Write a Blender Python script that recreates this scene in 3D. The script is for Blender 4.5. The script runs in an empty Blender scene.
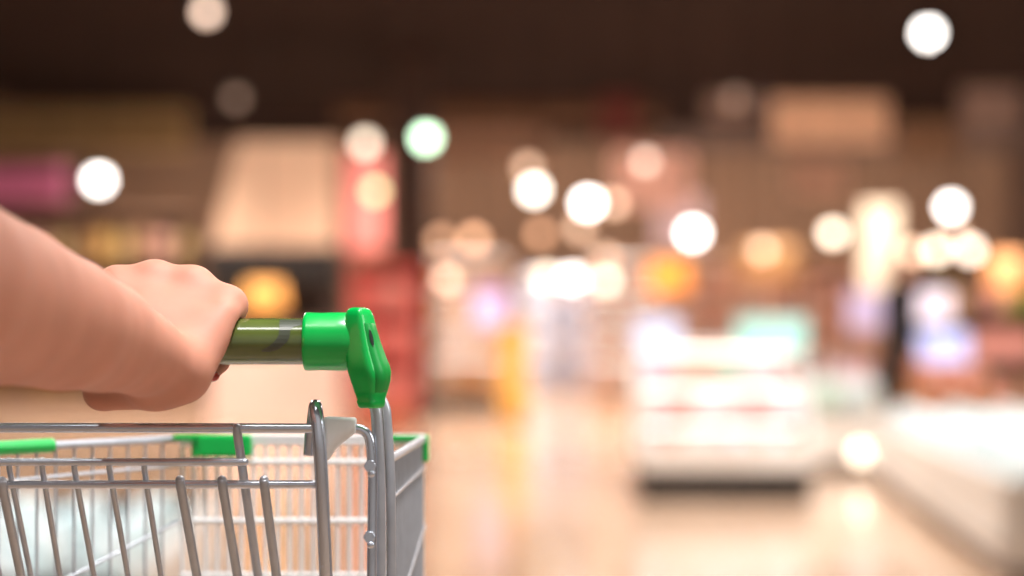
import bpy, bmesh, math, random
import numpy as np
from mathutils import Vector, Matrix
random.seed(7)
S = bpy.context.scene
C = S.collection
PI = math.pi
F, H, HY = 2109.0, 1.03, 330.0          # focal length in px, eye height, horizon row

def at(px, py, Y):                      # a point of the room that the camera sees at px,py at distance Y
    return Vector(((px - 512) / F * Y, Y, H - (py - HY) / F * Y))

# ------------------------------------------------------------------ materials
def lin(c):
    return tuple(((v / 255) / 12.92 if v / 255 <= .04045 else ((v / 255 + .055) / 1.055) ** 2.4) for v in c)

_m = {}
def mat(name, rgb, rough=.5, metal=0, coat=0, emit=0, var=.08, scale=30, sss=0, bump=0, spec=.5, trans=0, ecol=None):
    if name in _m: return _m[name]
    m = bpy.data.materials.new(name); m.use_nodes = True
    nt = m.node_tree; b = nt.nodes['Principled BSDF']
    col = lin(rgb)
    tc = nt.nodes.new('ShaderNodeTexCoord')
    nz = nt.nodes.new('ShaderNodeTexNoise'); nz.inputs['Scale'].default_value = scale; nz.inputs['Detail'].default_value = 4
    nt.links.new(tc.outputs['Object'], nz.inputs['Vector'])
    rp = nt.nodes.new('ShaderNodeValToRGB')
    rp.color_ramp.elements[0].position = .3; rp.color_ramp.elements[1].position = .7
    rp.color_ramp.elements[0].color = (*[max(0, c * (1 - var)) for c in col], 1)
    rp.color_ramp.elements[1].color = (*[min(1, c * (1 + var)) for c in col], 1)
    nt.links.new(nz.outputs['Fac'], rp.inputs['Fac'])
    nt.links.new(rp.outputs['Color'], b.inputs['Base Color'])
    b.inputs['Roughness'].default_value = rough
    b.inputs['Metallic'].default_value = metal
    b.inputs['Coat Weight'].default_value = coat
    b.inputs['Coat Roughness'].default_value = .08
    b.inputs['Specular IOR Level'].default_value = spec
    b.inputs['Transmission Weight'].default_value = trans
    if sss:
        b.inputs['Subsurface Weight'].default_value = sss
        b.inputs['Subsurface Radius'].default_value = (1, .35, .2)
        b.inputs['Subsurface Scale'].default_value = .008
    if emit:
        b.inputs['Emission Color'].default_value = (*(lin(ecol) if ecol else col), 1)
        b.inputs['Emission Strength'].default_value = emit
    if bump:
        bp = nt.nodes.new('ShaderNodeBump'); bp.inputs['Strength'].default_value = bump; bp.inputs['Distance'].default_value = .001
        nt.links.new(nz.outputs['Fac'], bp.inputs['Height']); nt.links.new(bp.outputs['Normal'], b.inputs['Normal'])
    _m[name] = m
    return m

def tile_mat(name, rgb, rgb2, rough, size):
    m = bpy.data.materials.new(name); m.use_nodes = True
    nt = m.node_tree; b = nt.nodes['Principled BSDF']
    tc = nt.nodes.new('ShaderNodeTexCoord'); br = nt.nodes.new('ShaderNodeTexBrick')
    br.offset = 0; br.inputs['Scale'].default_value = 1; br.inputs['Brick Width'].default_value = size; br.inputs['Row Height'].default_value = size
    br.inputs['Mortar Size'].default_value = .004
    br.inputs['Color1'].default_value = (*lin(rgb), 1); br.inputs['Color2'].default_value = (*lin(rgb2), 1)
    br.inputs['Mortar'].default_value = (*[c * .6 for c in lin(rgb)], 1)
    nt.links.new(tc.outputs['Object'], br.inputs['Vector']); nt.links.new(br.outputs['Color'], b.inputs['Base Color'])
    b.inputs['Roughness'].default_value = rough
    return m

# ------------------------------------------------------------------ mesh helpers
def BM(): return bmesh.new()

def box(bm, c, s, rz=0, bev=0, rx=0):
    M = Matrix.Translation(Vector(c)) @ Matrix.Rotation(rz, 4, 'Z') @ Matrix.Rotation(rx, 4, 'X') @ Matrix.Diagonal((s[0], s[1], s[2], 1))
    r = bmesh.ops.create_cube(bm, size=1, matrix=M)
    if bev:
        es = list({e for v in r['verts'] for e in v.link_edges})
        bmesh.ops.bevel(bm, geom=es, offset=bev, segments=2, affect='EDGES', profile=.6)
    return bm

def boxr(bm, a, b, bev=0):
    return box(bm, [(a[i] + b[i]) / 2 for i in range(3)], [abs(b[i] - a[i]) for i in range(3)], bev=bev)

def tube(bm, pts, r, n=10, cap=True):
    pts = [Vector(p) for p in pts]
    if not isinstance(r, (list, tuple)) and cap:          # tight end loops keep the shading of the caps off the length
        a, z = pts[1] - pts[0], pts[-2] - pts[-1]
        if a.length > r and z.length > r:
            pts = [pts[0], pts[0] + a.normalized() * r * .3] + pts[1:-1] + [pts[-1] + z.normalized() * r * .3, pts[-1]]
    rs = r if isinstance(r, (list, tuple)) else [r] * len(pts)
    rings = []; up = None
    for i, p in enumerate(pts):
        t = (pts[min(i + 1, len(pts) - 1)] - pts[max(i - 1, 0)]).normalized()
        if up is None:
            up = Vector((0, 0, 1)) if abs(t.z) < .9 else Vector((0, 1, 0))
        u = (up - t * up.dot(t)).normalized(); w = t.cross(u); up = u
        rings.append([bm.verts.new(p + (u * math.cos(2 * PI * k / n) + w * math.sin(2 * PI * k / n)) * rs[i]) for k in range(n)])
    for a, b in zip(rings, rings[1:]):
        for k in range(n):
            f = bm.faces.new((a[k], a[(k + 1) % n], b[(k + 1) % n], b[k])); f.smooth = True
    if cap:
        bm.faces.new(rings[0][::-1]); bm.faces.new(rings[-1])
    return bm

def fillet(pts, r, n=6):
    pts = [Vector(p) for p in pts]; out = [pts[0]]
    for a, b, c in zip(pts, pts[1:], pts[2:]):
        d1 = (a - b); d2 = (c - b); q = min(r, d1.length * .49, d2.length * .49)
        s, e = b + d1.normalized() * q, b + d2.normalized() * q
        for k in range(n + 1):
            t = k / n; out.append(s * (1 - t) ** 2 + b * 2 * t * (1 - t) + e * t * t)
    return out + [pts[-1]]

def lathe(bm, prof, c=(0, 0, 0), n=20, axis='Z'):
    c = Vector(c); rings = []
    for r, z in prof:
        ring = []
        for k in range(n):
            a = 2 * PI * k / n
            v = Vector((r * math.cos(a), r * math.sin(a), z))
            if axis == 'X': v = Vector((v.z, v.x, v.y))
            if axis == 'Y': v = Vector((v.x, v.z, v.y))
            ring.append(bm.verts.new(c + v))
        rings.append(ring)
    for a, b in zip(rings, rings[1:]):
        for k in range(n):
            f = bm.faces.new((a[k], a[(k + 1) % n], b[(k + 1) % n], b[k])); f.smooth = True
    bm.faces.new(rings[0][::-1]); bm.faces.new(rings[-1])
    return bm

def ball(bm, c, r, sx=1, sy=1, sz=1, u=20, v=12):
    g = bmesh.ops.create_uvsphere(bm, u_segments=u, v_segments=v, radius=r, matrix=Matrix.Translation(Vector(c)) @ Matrix.Diagonal((sx, sy, sz, 1)))
    for w in g['verts']:
        for f in w.link_faces: f.smooth = True
    return bm

def worigin(o):
    v = Vector((0, 0, 0))
    while o: v = v + Vector(o.location); o = o.parent
    return v

def obj(name, bm, m, parent=None, base=None):
    """link a bmesh given in room coordinates; base = its origin when top-level"""
    off = worigin(parent) if parent else Vector(base or (0, 0, 0))
    bmesh.ops.translate(bm, verts=bm.verts, vec=-off)
    bmesh.ops.recalc_face_normals(bm, faces=bm.faces)
    me = bpy.data.meshes.new(name); bm.to_mesh(me); bm.free()
    me.materials.append(m)
    o = bpy.data.objects.new(name, me); C.objects.link(o)
    if parent: o.parent = parent
    elif base: o.location = base
    return o

def tag(o, label, cat, group=None, kind=None):
    o['label'] = label; o['category'] = cat
    if group: o['group'] = group
    if kind: o['kind'] = kind
    return o

def thing(name, label, cat, loc, group=None):
    o = bpy.data.objects.new(name, None); o.empty_display_size = .1; C.objects.link(o); o.location = loc
    return tag(o, label, cat, group)

def struct(name, bm, m):
    o = obj(name, bm, m); o['kind'] = 'structure'; return o

def duplicate(o, loc, label=None, group=None):
    c = o.copy(); C.objects.link(c); c.location = loc
    if label: c['label'] = label
    if group: c['group'] = group
    for ch in list(o.children):
        d = ch.copy(); C.objects.link(d); d.parent = c
    return c

# ------------------------------------------------------------------ implicit surfaces (bodies)
def surface(prims, lo, hi, h, k=.008, name='body', carve=None, smooth=2):
    """prims: (a, b, ra, rb[, k]) rounded cones, smoothly joined; returns a bmesh"""
    lo = np.array(lo, float); hi = np.array(hi, float)
    n = np.ceil((hi - lo) / h).astype(int) + 1
    D = np.full(n, 1.0, np.float32)
    for pr in prims:
        a, b, ra, rb = np.array(pr[0], float), np.array(pr[1], float), pr[2], pr[3]
        kk = pr[4] if len(pr) > 4 else k
        rr = max(ra, rb) + 4 * kk + 2 * h
        i0 = np.maximum(0, np.floor((np.minimum(a, b) - rr - lo) / h).astype(int))
        i1 = np.minimum(n, np.ceil((np.maximum(a, b) + rr - lo) / h).astype(int) + 1)
        if (i1 <= i0).any(): continue
        ax = [(lo[d] + h * np.arange(i0[d], i1[d])).astype(np.float32) for d in range(3)]
        X, Y, Z = ax[0][:, None, None], ax[1][None, :, None], ax[2][None, None, :]
        ab = b - a; L = max(1e-12, float(ab @ ab))
        t = np.clip(((X - a[0]) * ab[0] + (Y - a[1]) * ab[1] + (Z - a[2]) * ab[2]) / L, 0, 1)
        d = np.sqrt((X - a[0] - t * ab[0]) ** 2 + (Y - a[1] - t * ab[1]) ** 2 + (Z - a[2] - t * ab[2]) ** 2) - (ra + (rb - ra) * t)
        sl = tuple(slice(i0[q], i1[q]) for q in range(3))
        e = D[sl]; q = np.clip(.5 + .5 * (e - d) / kk, 0, 1)
        D[sl] = e * (1 - q) + d * q - kk * q * (1 - q)
    if carve:                              # keep clear of a bar along x: (y, z, radius)
        yy = (lo[1] + h * np.arange(n[1]))[None, :, None] - carve[0]; zz_ = (lo[2] + h * np.arange(n[2]))[None, None, :] - carve[1]
        D = np.maximum(D, (carve[2] - np.sqrt(yy * yy + zz_ * zz_)).astype(np.float32))
    ins = D < 0
    c = np.zeros(n - 1, int)
    offs = [(x, y, z) for x in (0, 1) for y in (0, 1) for z in (0, 1)]
    sub = lambda A, o: A[o[0]:n[0] - 1 + o[0], o[1]:n[1] - 1 + o[1], o[2]:n[2] - 1 + o[2]]
    for o in offs: c += sub(ins, o)
    cells = np.argwhere((c > 0) & (c < 8))
    idx = -np.ones(n - 1, int); idx[tuple(cells.T)] = np.arange(len(cells))
    acc = np.zeros((len(cells), 3)); cnt = np.zeros(len(cells))
    for o in offs:
        for d in range(3):
            if o[d]: continue
            p = list(o); p[d] = 1
            va = D[tuple((cells + o).T)]; vb = D[tuple((cells + p).T)]
            s = (va < 0) != (vb < 0)
            t = np.where(s, va / np.where(va == vb, 1, va - vb), 0)
            pos = np.array(o, float)[None, :].repeat(len(cells), 0); pos[:, d] += t
            acc[s] += pos[s]; cnt[s] += 1
    verts = lo + h * (cells + acc / cnt[:, None])
    faces = []
    for d in range(3):
        e1, e2 = (d + 1) % 3, (d + 2) % 3
        A = np.swapaxes(ins, 0, 0)
        s0 = [slice(None)] * 3; s1 = [slice(None)] * 3; s0[d] = slice(0, -1); s1[d] = slice(1, None)
        ed = np.argwhere(ins[tuple(s0)] != ins[tuple(s1)])
        ok = (ed[:, e1] > 0) & (ed[:, e2] > 0) & (ed[:, e1] < n[e1] - 1) & (ed[:, e2] < n[e2] - 1)
        ed = ed[ok]
        u = np.zeros(3, int); u[e1] = 1; w = np.zeros(3, int); w[e2] = 1
        q = [idx[tuple((ed - u - w).T)], idx[tuple((ed - w).T)], idx[tuple(ed.T)], idx[tuple((ed - u).T)]]
        faces += np.stack(q, 1).tolist()
    me = bpy.data.meshes.new(name); me.from_pydata(verts.tolist(), [], faces)
    bm = bmesh.new(); bm.from_mesh(me); bpy.data.meshes.remove(me)
    for _ in range(smooth): bmesh.ops.smooth_vert(bm, verts=bm.verts, factor=.5, use_axis_x=True, use_axis_y=True, use_axis_z=True)
    for f in bm.faces: f.smooth = True
    return bm

# ------------------------------------------------------------------ palette
chrome = mat('chrome_wire', (216, 222, 234), .2, .75, var=.03)
chrome_dull = mat('galvanised_tube', (196, 200, 208), .28, .5, var=.07, scale=60)
zinc = mat('bright_zinc_wire', (252, 252, 252), .35, 0, var=.03)
green = mat('green_plastic', (0, 190, 80), .3, coat=.3, var=.04)
green_dark = mat('green_plastic_recess', (0, 156, 62), .4, var=.05)
olive = mat('olive_grip_sleeve', (92, 106, 48), .2, coat=1, var=.18, scale=25)
printk = mat('grey_print', (72, 78, 62), .35, coat=.6)
white_pl = mat('white_plastic', (248, 248, 248), .4, var=.02)
black_rub = mat('black_rubber', (28, 28, 30), .7)
hole_m = mat('dark_hole', (10, 30, 16), .8)
skin = mat('skin', (206, 140, 116), .6, var=.05, scale=40, sss=.25, bump=.08)
nail_red = mat('red_nail', (190, 40, 36), .2, coat=.8)
knit = mat('grey_sleeve_cloth', (120, 118, 122), .9, bump=.3)

# ================================================================== THE CART
Y1, Y2, YL = 1.5, 1.8, 1.822
cart = thing('shopping_cart', 'chrome wire shopping cart with green plastic fittings, held by the hand at its handle', 'shopping cart', (-.26, 1.7, 0))
PXM = Y1 / F                              # metres per pixel at the handle
hc = at(300, 341.5, Y1)                   # a point on the handle's axis
# right / left rear, right / left front corners of the rim
RR = at(388.5, 460, 1.528); FR = at(424, 438.5, Y2); FL = at(179, 438.5, YL)
RL = Vector((-.505, 1.56, RR.z))
LX = -.515                                # left end of handle and uprights
# handle grip
bm = BM(); lathe(bm, [(.0160, LX), (.0165, LX + .002), (.0165, LX + .006), (.0165, at(250, 0, Y1).x), (.0165, at(304.5, 0, Y1).x), (.0165, at(306, 0, Y1).x)], (0, hc.y, hc.z), 48, 'X')
grip = obj('handle_grip', bm, olive, cart); grip['label'] = 'glossy olive green grip sleeve'
# printed mark on the sleeve: a curved grey stroke wrapped on the tube
def wrap_mark(rows_px):
    bm = BM(); rows = []
    for py, xl, xr in rows_px:
        dz = (341.5 - py) * PXM; rad = .0167
        rows.append([bm.verts.new((at(x, 0, Y1).x, hc.y - math.sqrt(rad * rad - dz * dz), hc.z + dz)) for x in (xl, xr)])
    for a, b in zip(rows, rows[1:]): bm.faces.new((a[0], a[1], b[1], b[0]))
    return bm
MARK = [(319.6, 281, 305), (322, 281, 305), (324.5, 281, 304), (327, 281.5, 295), (330, 281.5, 292.5), (335, 281, 292.3), (339, 279, 291), (343, 275.5, 288), (346, 271.5, 285), (348.5, 267, 282), (350.5, 264, 277), (351.6, 264.5, 272)]
o = obj('printed_mark', wrap_mark(MARK), printk, grip)
o['label'] = 'dark grey curved stroke printed on the grip'

def end_fitting(side):
    """green elbow: barrel round the grip, lug running down onto the uprights, recessed side plate with a hole"""
    mx = (lambda v: v) if side > 0 else (lambda v: Vector((LX + at(385, 0, Y1).x - v.x, v.y, v.z)))
    bm = BM()
    x0, x1 = at(304, 0, Y1).x, at(346, 0, Y1).x
    R = .0208
    prof = [(R * .9, x0), (R * .985, x0 + .0008), (R, x0 + .003), (R * .985, x0 + .012), (R * 1.0, x1 - .006), (R * 1.0, x1 - .001), (R * .9, x1 + .012)]
    lathe(bm, prof, (0, hc.y, hc.z), 40, 'X')
    secs = [(307.5, 352, 362), (308.3, 349, 366), (310.5, 346.5, 369), (316, 345, 371.5), (328, 345, 374.5), (342, 345.5, 378.5), (356, 346, 383.5), (366, 346.8, 387.5), (372, 348, 388.8), (380, 350.5, 388.4), (390, 353.5, 386), (400, 357, 383), (401, 356, 383.4), (406, 357.5, 382.6), (408, 359.5, 381)]
    yaw = math.radians(-34); rings = []; frames = []
    N = 40; cy, sy = math.cos(yaw), math.sin(yaw)
    U, V = Vector((cy, sy, 0)), Vector((-sy, cy, 0))
    for py, l, r in secs:
        c = at((l + r) / 2 + 1.2, py, Y1 - .013); hw = (r - l) / 2 * PXM * 1.12
        wx = .60 * hw / cy; wy = .46 * hw / abs(sy)
        frames.append((py, c, wx, wy)); ring = []
        for k in range(N):
            a = 2 * PI * k / N; ca, sa = math.cos(a), math.sin(a); e = 2 / 5.0
            ring.append(bm.verts.new(c + U * wx * math.copysign(abs(ca) ** e, ca) + V * wy * math.copysign(abs(sa) ** e, sa)))
        rings.append(ring)
    for a, b in zip(rings, rings[1:]):
        for k in range(N):
            f = bm.faces.new((a[k], a[(k + 1) % N], b[(k + 1) % N], b[k])); f.smooth = True
    bm.faces.new(rings[0]); bm.faces.new(rings[-1][::-1])
    for v in bm.verts: v.co = mx(v.co)
    e = obj('end_fitting', bm, green, cart); e['label'] = 'bright green plastic handle end fitting'
    # plate on the outer face, with its screw hole
    def face_pt(py, v, lift):
        for a, b in zip(frames, frames[1:]):
            if a[0] <= py <= b[0]:
                t = (py - a[0]) / (b[0] - a[0]); c = a[1].lerp(b[1], t); wx = a[2] + (b[2] - a[2]) * t; wy = a[3] + (b[3] - a[3]) * t
                return mx(c + U * (wx * (1 - .2 * abs(v) ** 5) + lift) + V * wy * v)
    bm = BM(); g = []
    for i in range(15):
        py = 320 + i * 5.4
        g.append([bm.verts.new(face_pt(py, v * .66, .0006 if 0 < i < 14 and abs(v) < 1 else -.0008)) for v in (-1, -.97, 0, .97, 1)])
    for a, b in zip(g, g[1:]):
        for k in range(4): bm.faces.new((a[k], a[k + 1], b[k + 1], b[k])).smooth = True
    pl = obj('side_plate', bm, green_dark, e); pl['label'] = 'darker green recessed side plate'
    bm = BM(); hv = []
    for k in range(24):
        a = 2 * PI * k / 24
        hv.append(bm.verts.new(face_pt(337.5 + 8 * math.sin(a), -.3 + .2 * math.cos(a), .0012)))
    bm.faces.new(hv)
    q = obj('screw_hole', bm, hole_m, e); q['label'] = 'dark round screw hole'  # flat dark disc, the hole's shade is put into its colour
    return e
end_fitting(1); end_fitting(-1)

# uprights: two tubes at each side, curving from the fitting down to the chassis
ZB = .16
def uprights(fx):
    for (pts, r, yy) in ((((372, 398), (376, 410), (379, 455), (380, 500)), .0041, 1.506), (((380, 396), (386, 408), (389.4, 455), (391, 500)), .0036, 1.520)):
        P = [fx(at(px, py, yy)) for px, py in pts]
        P.append(Vector((P[-1].x, P[-1].y + .04, ZB)))
        bm = BM(); tube(bm, fillet(P, .03), r, 14)
        obj('upright', bm, chrome_dull, cart)
mirror = lambda v: Vector((LX + at(385, 0, Y1).x - v.x, v.y, v.z))
uprights(lambda v: v); uprights(mirror)
# hex bolts holding the right uprights
for px, py in ((370, 466), (369.5, 537)):
    bm = BM(); c = at(px, py, 1.496)
    lathe(bm, [(.0042, 0), (.0046, .001), (.0046, .005), (.003, .006)], c + Vector((0, -.002, 0)), 6, 'Y')
    ball(bm, c + Vector((.001, -.001, -.0055)), .0028, u=12, v=8)
    obj('bolt', bm, chrome, cart)
# rear top rail, bending down beside the right uprights
zt = at(0, 428, Y1).z
bm = BM(); P = [Vector((LX + .008, Y1 + .01, zt - .12)), Vector((LX + .008, Y1 + .008, zt)), at(150, 428, Y1 + .004), at(369, 428.5, Y1), at(373, 470, Y1), at(371.5, 600, Y1)]
tube(bm, fillet(P, .011, 8), .0036, 14); obj('rear_rail', bm, chrome, cart)
# the hinged rear gate: two cross rails, thick bars and thin wires leaning forward to the foot
LEAN = .04                                # distance gained per 100 px down
def gpt(px, py, y0=462): return at(px, py, Y1 - .004 + (py - y0) / 100 * LEAN)
def rail(name, x0, x1, py, r, Y, m=chrome):
    bm = BM(); a = at(x0, py, Y); b = at(x1, py, Y); a.x = max(a.x, LX + .012)
    ball(bm, b, r, u=10, v=6); tube(bm, [a, b], r, 12); return obj(name, bm, m, cart)
rail('gate_rail', -300, 245, 462, .0027, Y1 - .002)
rail('gate_rail', -300, 314, 484.5, .0030, Y1 + .004)
for (xa, ya, xb) in ((-170, 484, -146), (-90, 484, -68), (2, 484, 21), (180, 483, 197), (222, 483, 237.5), (264, 483, 276.5), (237, 431, 258)):
    bm = BM(); s = (xb - xa) / (576 - ya)
    pts = [at(xa, ya - 3, Y1 + .001), at(xa + s * 3, ya + 3, Y1 + .001)] + [at(xa + s * (py - ya), py, Y1 + .001 + (py - ya) / 100 * LEAN) for py in (520, 560, 610, 660)]
    tube(bm, pts, .0034 if ya > 450 else .0033, 12); ball(bm, pts[0], .0034, u=12, v=8)
    obj('gate_bar', bm, chrome_dull, cart)
for (xa, ya, xb) in ((-60, 467, -36), (-26, 467, 0), (9, 467, 31), (42, 467, 60), (74, 467, 94), (109, 467, 128), (144, 467, 161)):
    bm = BM(); s = (xb - xa) / (576 - ya)
    pts = [at(xa, ya - 7, Y1 + .003), at(xa + s * 2, ya + 2, Y1 + .006)] + [at(xa + s * (py - ya), py, Y1 + .006 + (py - ya) / 100 * LEAN) for py in (520, 560, 610, 660)]
    tube(bm, pts, .0021, 10); ball(bm, pts[0], .0021, u=10, v=6)
    obj('gate_wire', bm, chrome_dull, cart)
# the gate's hook looped over the rail, and the white spacer beside it
bm = BM(); P = []
zr = at(0, 428, Y1); 
for k in range(9):
    a = PI * (1.15 - 1.15 * k / 8) if False else PI * k / 8
    P.append(Vector((at(312 + 7 * k / 8, 0, Y1).x, Y1 + .0085 * math.cos(a), at(0, 424, Y1).z + .0128 * math.sin(a))))
P = [at(310, 455, Y1 + .012), at(311, 436, Y1 + .0105)] + P
P += [at(320, 450, Y1 - .0085), at(322, 490, Y1 - .004), at(326, 576, Y1 + .002), at(330, 660, Y1 + .03)]
tube(bm, P, .0048, 14); obj('gate_hook', bm, chrome, cart)
bm = BM()
xa, xb = at(325, 0, Y1).x, at(356, 0, Y1).x
rows = []
for t, top, bot in ((0, 417, 461), (.12, 416.5, 460), (.4, 417, 447), (.7, 417.5, 440), (.94, 417.5, 434), (1, 419, 432)):
    x = xa + (xb - xa) * t
    rows.append([bm.verts.new((x, Y1 + dy, at(0, z, Y1).z)) for dy, z in ((-.007, top + 3), (-.005, top), (.005, top), (.007, top + 3), (.007, bot - 3), (.004, bot), (-.004, bot), (-.007, bot - 3))])
for a, b in zip(rows, rows[1:]):
    for k in range(8): bm.faces.new((a[k], a[(k + 1) % 8], b[(k + 1) % 8], b[k])).smooth = True
bm.faces.new(rows[0]); bm.faces.new(rows[-1][::-1])
o = obj('rail_spacer', bm, white_pl, cart); o['label'] = 'white plastic spacer on the rear rail'

# basket: panels of wire between the rim and a floor grid
ZF0, ZF1 = .74, .70                       # floor of the basket, front and rear
def side_panel(A, B, spacing, rim_r, wire_r, z2a, z2b, z3a, z3b):
    bm = BM()
    def rl(za, zb, r, n=10): tube(bm, [Vector((A.x, A.y, za)), Vector((B.x, B.y, zb))], r, n)
    rl(A.z, B.z, rim_r); rl(z2a, z2b, wire_r * 1.3); rl(z3a, z3b, wire_r * 1.3); rl(ZF1, ZF0, wire_r * 1.3)
    n = int((B - A).length / spacing)
    for i in range(1, n):
        t = i / n; p = A.lerp(B, t)
        tube(bm, [p, Vector((p.x, p.y, ZF1 + (ZF0 - ZF1) * t))], wire_r, 6)
    return bm
zz = lambda py, Y: at(0, py, Y).z
o = obj('side_panel', side_panel(RR, FR, .0125, .0034, .0013, zz(501, 1.528), zz(467, Y2), zz(576, 1.66) - .03, zz(526, Y2)), chrome_dull, cart)
obj('side_panel', side_panel(RL, FL, .0185, .0034, .0012, zz(501, 1.528), zz(465, YL), zz(576, 1.75) - .07, zz(521, YL)), chrome_dull, cart)
bm = BM()
for py, r in ((437, .0024), (442.5, .0024), (462, .0026), (521, .0026), (575, .0022)):
    tube(bm, [at(180, py, YL), at(424, py, Y2)], r, 10)
tube(bm, [Vector((FL.x, FL.y, ZF0)), Vector((FR.x, FR.y, ZF0))], .002, 8)
for i in range(21):
    t = (i + .25) / 20.4; p = FL.lerp(FR, min(t, 1))
    tube(bm, [p, Vector((p.x, p.y, ZF0))], .0017, 8)
o = obj('front_panel', bm, zinc, cart); o['label'] = 'bright wire panel at the front of the basket'
bm = BM()
for i in range(1, 12):
    t = i / 12; a = RL.lerp(FL, t); b = RR.lerp(FR, t); z = ZF1 + (ZF0 - ZF1) * t
    tube(bm, [Vector((a.x, a.y, z)), Vector((b.x, b.y, z))], .0014, 6)
for i in range(1, 14):
    t = i / 14; a = RL.lerp(RR, t); b = FL.lerp(FR, t)
    tube(bm, [Vector((a.x, a.y, ZF1)), Vector((b.x, b.y, ZF0))], .0014, 6)
obj('basket_floor', bm, zinc, cart)
# green sleeve on the left rim
bm = BM(); a = RL.lerp(FL, .02); b = RL.lerp(FL, .60)
tube(bm, [a, b], .0058, 14); o = obj('rim_sleeve', bm, green, cart); o['label'] = 'green plastic sleeve on the left rim'
# green bumpers at the front corners
bm = BM()
boxr(bm, at(178, 433.5, YL + .01), at(200, 440, YL - .02), .001)
boxr(bm, at(196, 433.5, YL + .012), at(251, 457, YL - .017), .003)
o = obj('corner_bumper', bm, green, cart); o['label'] = 'green bumper on the left front corner'
bm = BM()
boxr(bm, at(391, 434.5, Y2 + .008), at(428.5, 441, Y2 - .008), .001)
boxr(bm, at(391, 434.5, Y2 + .008), at(428.5, 446, Y2 + .0035), .001)
boxr(bm, at(423, 434.5, Y2 + .008), at(428.5, 462, Y2 - .015), .002)
o = obj('corner_bumper', bm, green, cart); o['label'] = 'green bumper on the right front corner'
# undercarriage and castors
bm = BM()
for s, A, B in ((1, at(380, 0, 1.55), FR), (-1, mirror(at(380, 0, 1.55)), FL)):
    a = Vector((A.x, 1.55, ZB)); b = Vector((B.x, B.y - .02, ZB - .01))
    tube(bm, [a, b], .011, 12); tube(bm, fillet([Vector((B.x, B.y - .03, ZF0 - .002)), Vector((B.x, B.y - .10, .4)), Vector((B.x, B.y - .03, ZB - .01))], .06), .008, 10)
tube(bm, [Vector((mirror(at(380, 0, 1.55)).x, 1.55, ZB)), Vector((at(380, 0, 1.55).x, 1.55, ZB))], .011, 12)
tube(bm, [Vector((FL.x, FL.y - .02, ZB - .01)), Vector((FR.x, FR.y - .02, ZB - .01))], .011, 12)
obj('undercarriage', bm, chrome_dull, cart)
for p in (Vector((at(380, 0, 1.55).x, 1.55, 0)), Vector((mirror(at(380, 0, 1.55)).x, 1.55, 0)), Vector((FR.x, FR.y - .03, 0)), Vector((FL.x, FL.y - .03, 0))):
    bm = BM(); tube(bm, [p + Vector((0, 0, .12)), p + Vector((0, 0, ZB))], .01, 12)
    for s in (-1, 1): box(bm, p + Vector((s * .018, 0, .085)), (.003, .035, .08), bev=.001)
    box(bm, p + Vector((0, 0, .124)), (.039, .04, .006), bev=.001)
    cs = obj('castor', bm, zinc, cart)
    bm = BM(); lathe(bm, [(.035, -.012), (.055, -.009), (.055, .009), (.035, .012)], p + Vector((0, 0, .0555)), 24, 'X')
    obj('wheel', bm, black_rub, cs)

# ================================================================== THE ARM AND HAND
pr = []
A = lambda px, py, Y: at(px, py, Y)
# forearm from beyond the elbow to the wrist
fore = [(A(-160, 255, 1.09), .056), (A(-70, 280, 1.18), .0545), (A(0, 303, 1.27), .0492), (A(60, 323, 1.335), .0428), (A(100, 336, 1.385), .0366), (A(140, 353, 1.427), .0285), (A(172, 366, 1.452), .0222)]
elbow = fore[0][0]; shoulder = elbow + Vector((-.085, -.12, .24))
for (a, ra), (b, rb) in zip(fore, fore[1:]): pr.append((a, b, ra, rb, .004))
pr.append((elbow, elbow.lerp(shoulder, .55), .05, .05, .02))
# hand: metacarpals fanning from the wrist to the knuckles, fingers wrapped round the grip
hx = lambda px: at(px, 0, Y1).x
wrist = A(160, 372, 1.455)
mcps = [(117, 284, 1.522, .0112), (155, 280.5, 1.525, .0116), (193, 286, 1.522, .0112), (227, 304, 1.510, .0106)]
base = [(120, 366, 1.462), (142, 368, 1.460), (162, 370, 1.458), (178, 372, 1.457)]
tips = []
for i, ((mx_, my, mY, mr), (bx, by, bY)) in enumerate(zip(mcps, base)):
    M_, B_ = A(mx_, my, mY), A(bx, by, bY)
    pr.append((B_, M_, .0165, mr, .013))
    rf = [.0092, .0095, .0090, .0080][i]
    x = [hx(118), hx(153), hx(188), hx(219)][i]
    R = .0165 + rf - .0006
    ring = lambda ang, k=0: Vector((x + k, hc.y + R * math.cos(ang), hc.z + R * math.sin(ang)))
    pip = ring(math.radians(28)) + Vector((0, .006, .004)); dip = ring(math.radians(-38), -.002 * (i > 1)); tip = ring(math.radians(-84), -.007 * (i == 3))
    pr += [(M_, pip, mr * .97, rf * 1.03, .005), (pip, dip, rf * 1.03, rf * .95, .003), (dip, tip, rf * .95, rf * .8, .003)]
    tips.append((tip, dip, rf))
for (a, b) in zip(mcps, mcps[1:]):                                                      # skin between the knuckles
    pr.append((A(a[0], a[1] + 2, a[2] - .004), A(b[0], b[1] + 2, b[2] - .004), .0108, .0108, .014))
pr += [(A(120, 300, 1.508), A(218, 315, 1.502), .014, .012, .012), (A(128, 325, 1.487), A(205, 335, 1.487), .015, .0125, .012)]
pr += [(A(230, 306, 1.506), A(186, 372, 1.463), .0105, .0150, .008)]
pr += [(A(225, 316, 1.489), A(204, 356, 1.468), .0092, .0100, .009)]
pr += [(A(150, 320, 1.500), A(196, 325, 1.497), .017, .016, .012)]                      # body of the palm
pr += [(A(205, 330, 1.488), A(176, 376, 1.462), .0125, .0165, .010)]                    # little-finger edge
pr += [(A(182, 372, 1.456), A(150, 385, 1.452), .0185, .017, .010)]                     # heel
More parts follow.
